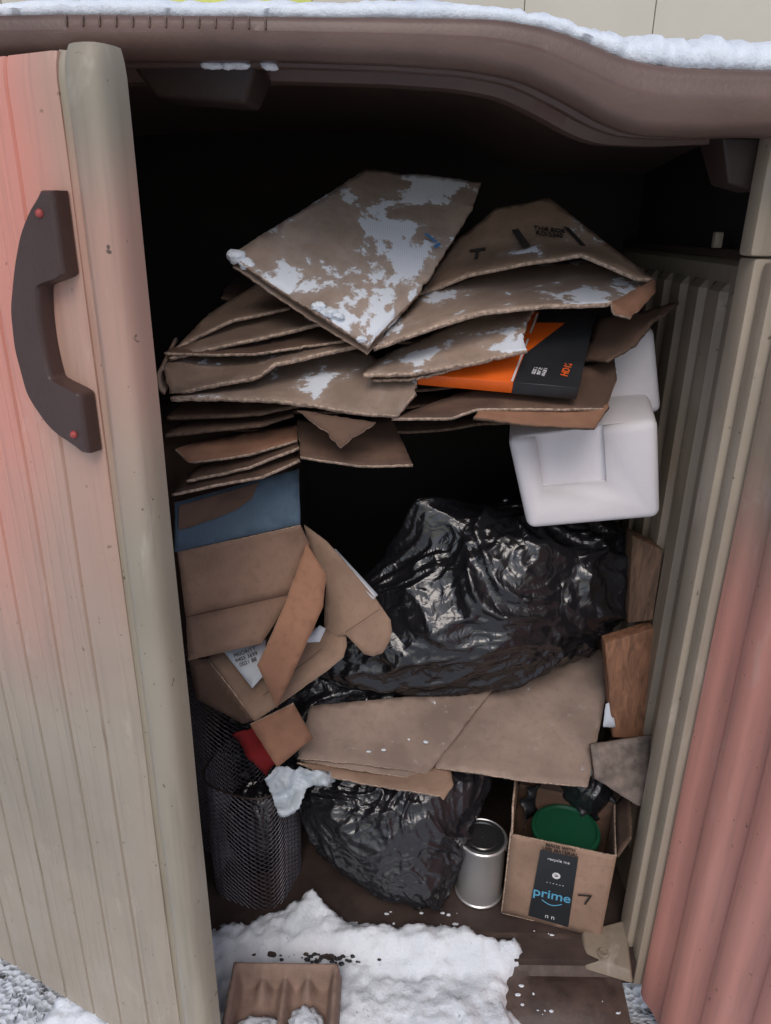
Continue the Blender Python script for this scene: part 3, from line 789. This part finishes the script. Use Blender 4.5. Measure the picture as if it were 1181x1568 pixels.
ring('rim',(-.36,1.52,.59),.12,.0025,b2,'brown_dk')
bag('dark_bin_liner',(-.300,1.40,.17),(.072,.07,.13),'bag2',(0,0,1),[],seed=51,sub=5)

# ---- paint can
pc=empty('paint_can')
cc=(.243,1.352,.024)
K=1.06
lathe('can_body',[(.001,0),(.052*K,0),(.0545*K,.002),(.0545*K,.005),(.052*K,.007),(.052*K,.158),(.0535*K,.160),(.0555*K,.163),(.0555*K,.168),(.0530*K,.170),(.050*K,.166),(.001,.166)],cc,'steel',pc,64)
lathe('can_lid',[(.001,.168),(.030,.168),(.036,.1685),(.038,.1665),(.043,.1665),(.045,.1705),(.0505,.1715),(.0520,.168)],cc,'lid_dk',pc,64,False)
for sx in (-1,1):
    e_=lathe('bail_ear',[(.001,0),(.007,0),(.007,.003),(.001,.003)],(0,0,0),'steel',pc,16)
    for v in e_.data.vertices: v.co=V((cc[0]+sx*(.055+v.co.z),cc[1]+v.co.x,cc[2]+.135+v.co.y))
cu=bpy.data.curves.new('bail','CURVE'); cu.dimensions='3D'; cu.bevel_depth=.001
sp=cu.splines.new('POLY'); sp.points.add(24)
for i in range(25):
    a=math.pi*i/24
    sp.points[i].co=(cc[0]-.0595*math.cos(a),cc[1]+.0600*math.sin(a),cc[2]+.135-.045*math.sin(a),1)
cu.materials.append(M['steel']); bo_=bpy.data.objects.new('bail_handle',cu); link(bo_,pc)

# ---- delivery box
db=empty('open_delivery_box')
o=V((.291,1.283,.026)); fx=V((.9655,-.260,0)); fy=V((.260,.9655,0)); up=V((.02,0,1))
W=.226; Dp=.165; Hh=.245
def B3(a,b,c_): return o+fx*a+fy*b+up*c_
def wall(n,a0,b0,a1,b1,h0,h1,mat='cb_tan'):
    return sheet(n,[B3(a0,b0,h0),B3(a1,b1,h0),B3(a1,b1,h1),B3(a0,b0,h1)],mat,th=.004,jag=.0004,wob=.0012,parent=db)
wall('front_panel',0,0,W,0,0,Hh)
wall('left_panel',0,.002,0,Dp,0,Hh)
wall('right_panel',W,.002,W,Dp,0,Hh)
wall('back_panel',0,Dp,W,Dp,0,Hh,'cb_dark')
sheet('bottom_panel',[B3(0,0,.003),B3(W,0,.003),B3(W,Dp,.003),B3(0,Dp,.003)],'cb_clean',th=.003,parent=db,jag=0,wob=0)
sheet('left_flap',[B3(0,.0,Hh),B3(0,Dp,Hh),B3(-.01,Dp,Hh+.075),B3(-.008,.03,Hh+.055)],'cb_clean',th=.004,jag=.0005,parent=db)
sheet('right_flap',[B3(W,.0,Hh),B3(W,Dp,Hh),B3(W+.025,Dp,Hh+.06),B3(W+.02,.01,Hh+.05)],'cb_dark',th=.004,jag=.0005,parent=db,rim='rim_dark')
sheet('back_flap',[B3(0,Dp,Hh),B3(W,Dp,Hh),B3(W,Dp+.06,Hh+.05),B3(0,Dp+.05,Hh+.06)],'cb_black',th=.004,jag=.0005,parent=db,rim='rim_dark')
fo=-fy*.0035
def BF(a,h,k=1.0): return o+fx*a+up*h+fo*k
patch('black_tape',[BF(.060,.018),BF(.152,.012),BF(.148,.222),BF(.066,.222)],'tape',db,.0003)
text('prime',BF(.105,.098,1.5),fx,up,.036,'blueprint',db,bold=.0004)
cu=bpy.data.curves.new('smile','CURVE'); cu.dimensions='3D'; cu.bevel_depth=.0010
sp=cu.splines.new('POLY'); sp.points.add(12)
for i in range(13):
    t=i/12; p=BF(.085+.045*t,.078-.010*math.sin(math.pi*t),1.4); sp.points[i].co=(*p,1)
cu.materials.append(M['blueprint']); link(bpy.data.objects.new('smile_print',cu),db)
text('MADE WITH\nLESS MATERIAL',BF(.108,.234,1.3),fx,up,.0115,'ink',db,bold=.0003)
text('recycle me',BF(.108,.203,1.6),fx,up,.011,'whiteprint',db)
text('- - - - - -',BF(.108,.135,1.6),fx,up,.012,'whiteprint',db)
e_=lathe('round_print',[(.001,0),(.009,0),(.009,.0006),(.001,.0006)],(0,0,0),'whiteprint',db,24)
for v in e_.data.vertices: v.co=BF(.108,.158,1.3)+fx*v.co.x+up*v.co.y-fy*v.co.z
text('>',BF(.1085,.158,1.7),fx,up,.016,'ink',db)
patch('arrow_print',[BF(.160,.118),BF(.190,.124),BF(.189,.119),BF(.162,.113)],'ink',db,.0006)
patch('arrow_print',[BF(.185,.121),BF(.191,.123),BF(.181,.092),BF(.177,.093)],'ink',db,.0009)
text('n n',BF(.108,.032,1.6),fx,up,.018,'whiteprint',db)
gl=empty('green_tub')
lathe('tub_lid',[(.001,.0),(.070,.0),(.078,.002),(.080,.008),(.078,.016),(.071,.018),(.068,.012),(.060,.010),(.001,.010)],(.432,1.336,.222),'green',gl,64)
lathe('tub_body',[(.001,0),(.065,0),(.073,.16),(.001,.16)],(.432,1.336,.055),'green',gl,48)
sheet('crumpled_wrapper',[(335,1.37,200),(345,1.42,285),(440,1.45,290),(450,1.44,240),(400,1.42,200)],'clutter',wob=.02,wscale=25,jag=.004,th=.001,rim='clutter',step=.007)
sheet('crumpled_wrapper',[(480,1.38,200),(470,1.42,300),(560,1.42,300),(555,1.38,230)],'clutter',wob=.02,wscale=25,jag=.004,th=.001,rim='clutter',step=.007)

# ================================================================ LIGHT / WORLD / CAMERA
w=bpy.data.worlds.new('World'); sc.world=w; w.use_nodes=True
nt=w.node_tree; bg=nt.nodes['Background']
sky=nt.nodes.new('ShaderNodeTexSky'); sky.sky_type='NISHITA'; sky.sun_disc=False
sky.sun_elevation=math.radians(48); sky.sun_rotation=math.radians(180); sky.air_density=1.0; sky.dust_density=2.0
nt.links.new(sky.outputs[0],bg.inputs[0]); bg.inputs[1].default_value=.14
sl=bpy.data.lights.new('sun','SUN'); sl.energy=1.0; sl.angle=math.radians(30); sl.color=(1,.93,.88)
so=bpy.data.objects.new('sun',sl); link(so); so.rotation_euler=(math.radians(42),0,math.radians(-8))
c=bpy.data.cameras.new('camera'); co=bpy.data.objects.new('camera',c); link(co)
c.sensor_fit='VERTICAL'; c.sensor_height=36; c.sensor_width=24; c.lens=25.99; c.clip_start=.02; c.clip_end=200
co.matrix_world=Matrix.Translation((0,0,1.55)) @ (Matrix.Rotation(math.radians(68.5),4,'X') @ Matrix.Rotation(math.radians(.9),4,'Z'))
sc.camera=co
sc.view_settings.view_transform='Standard'; sc.view_settings.look='None'; sc.view_settings.exposure=0
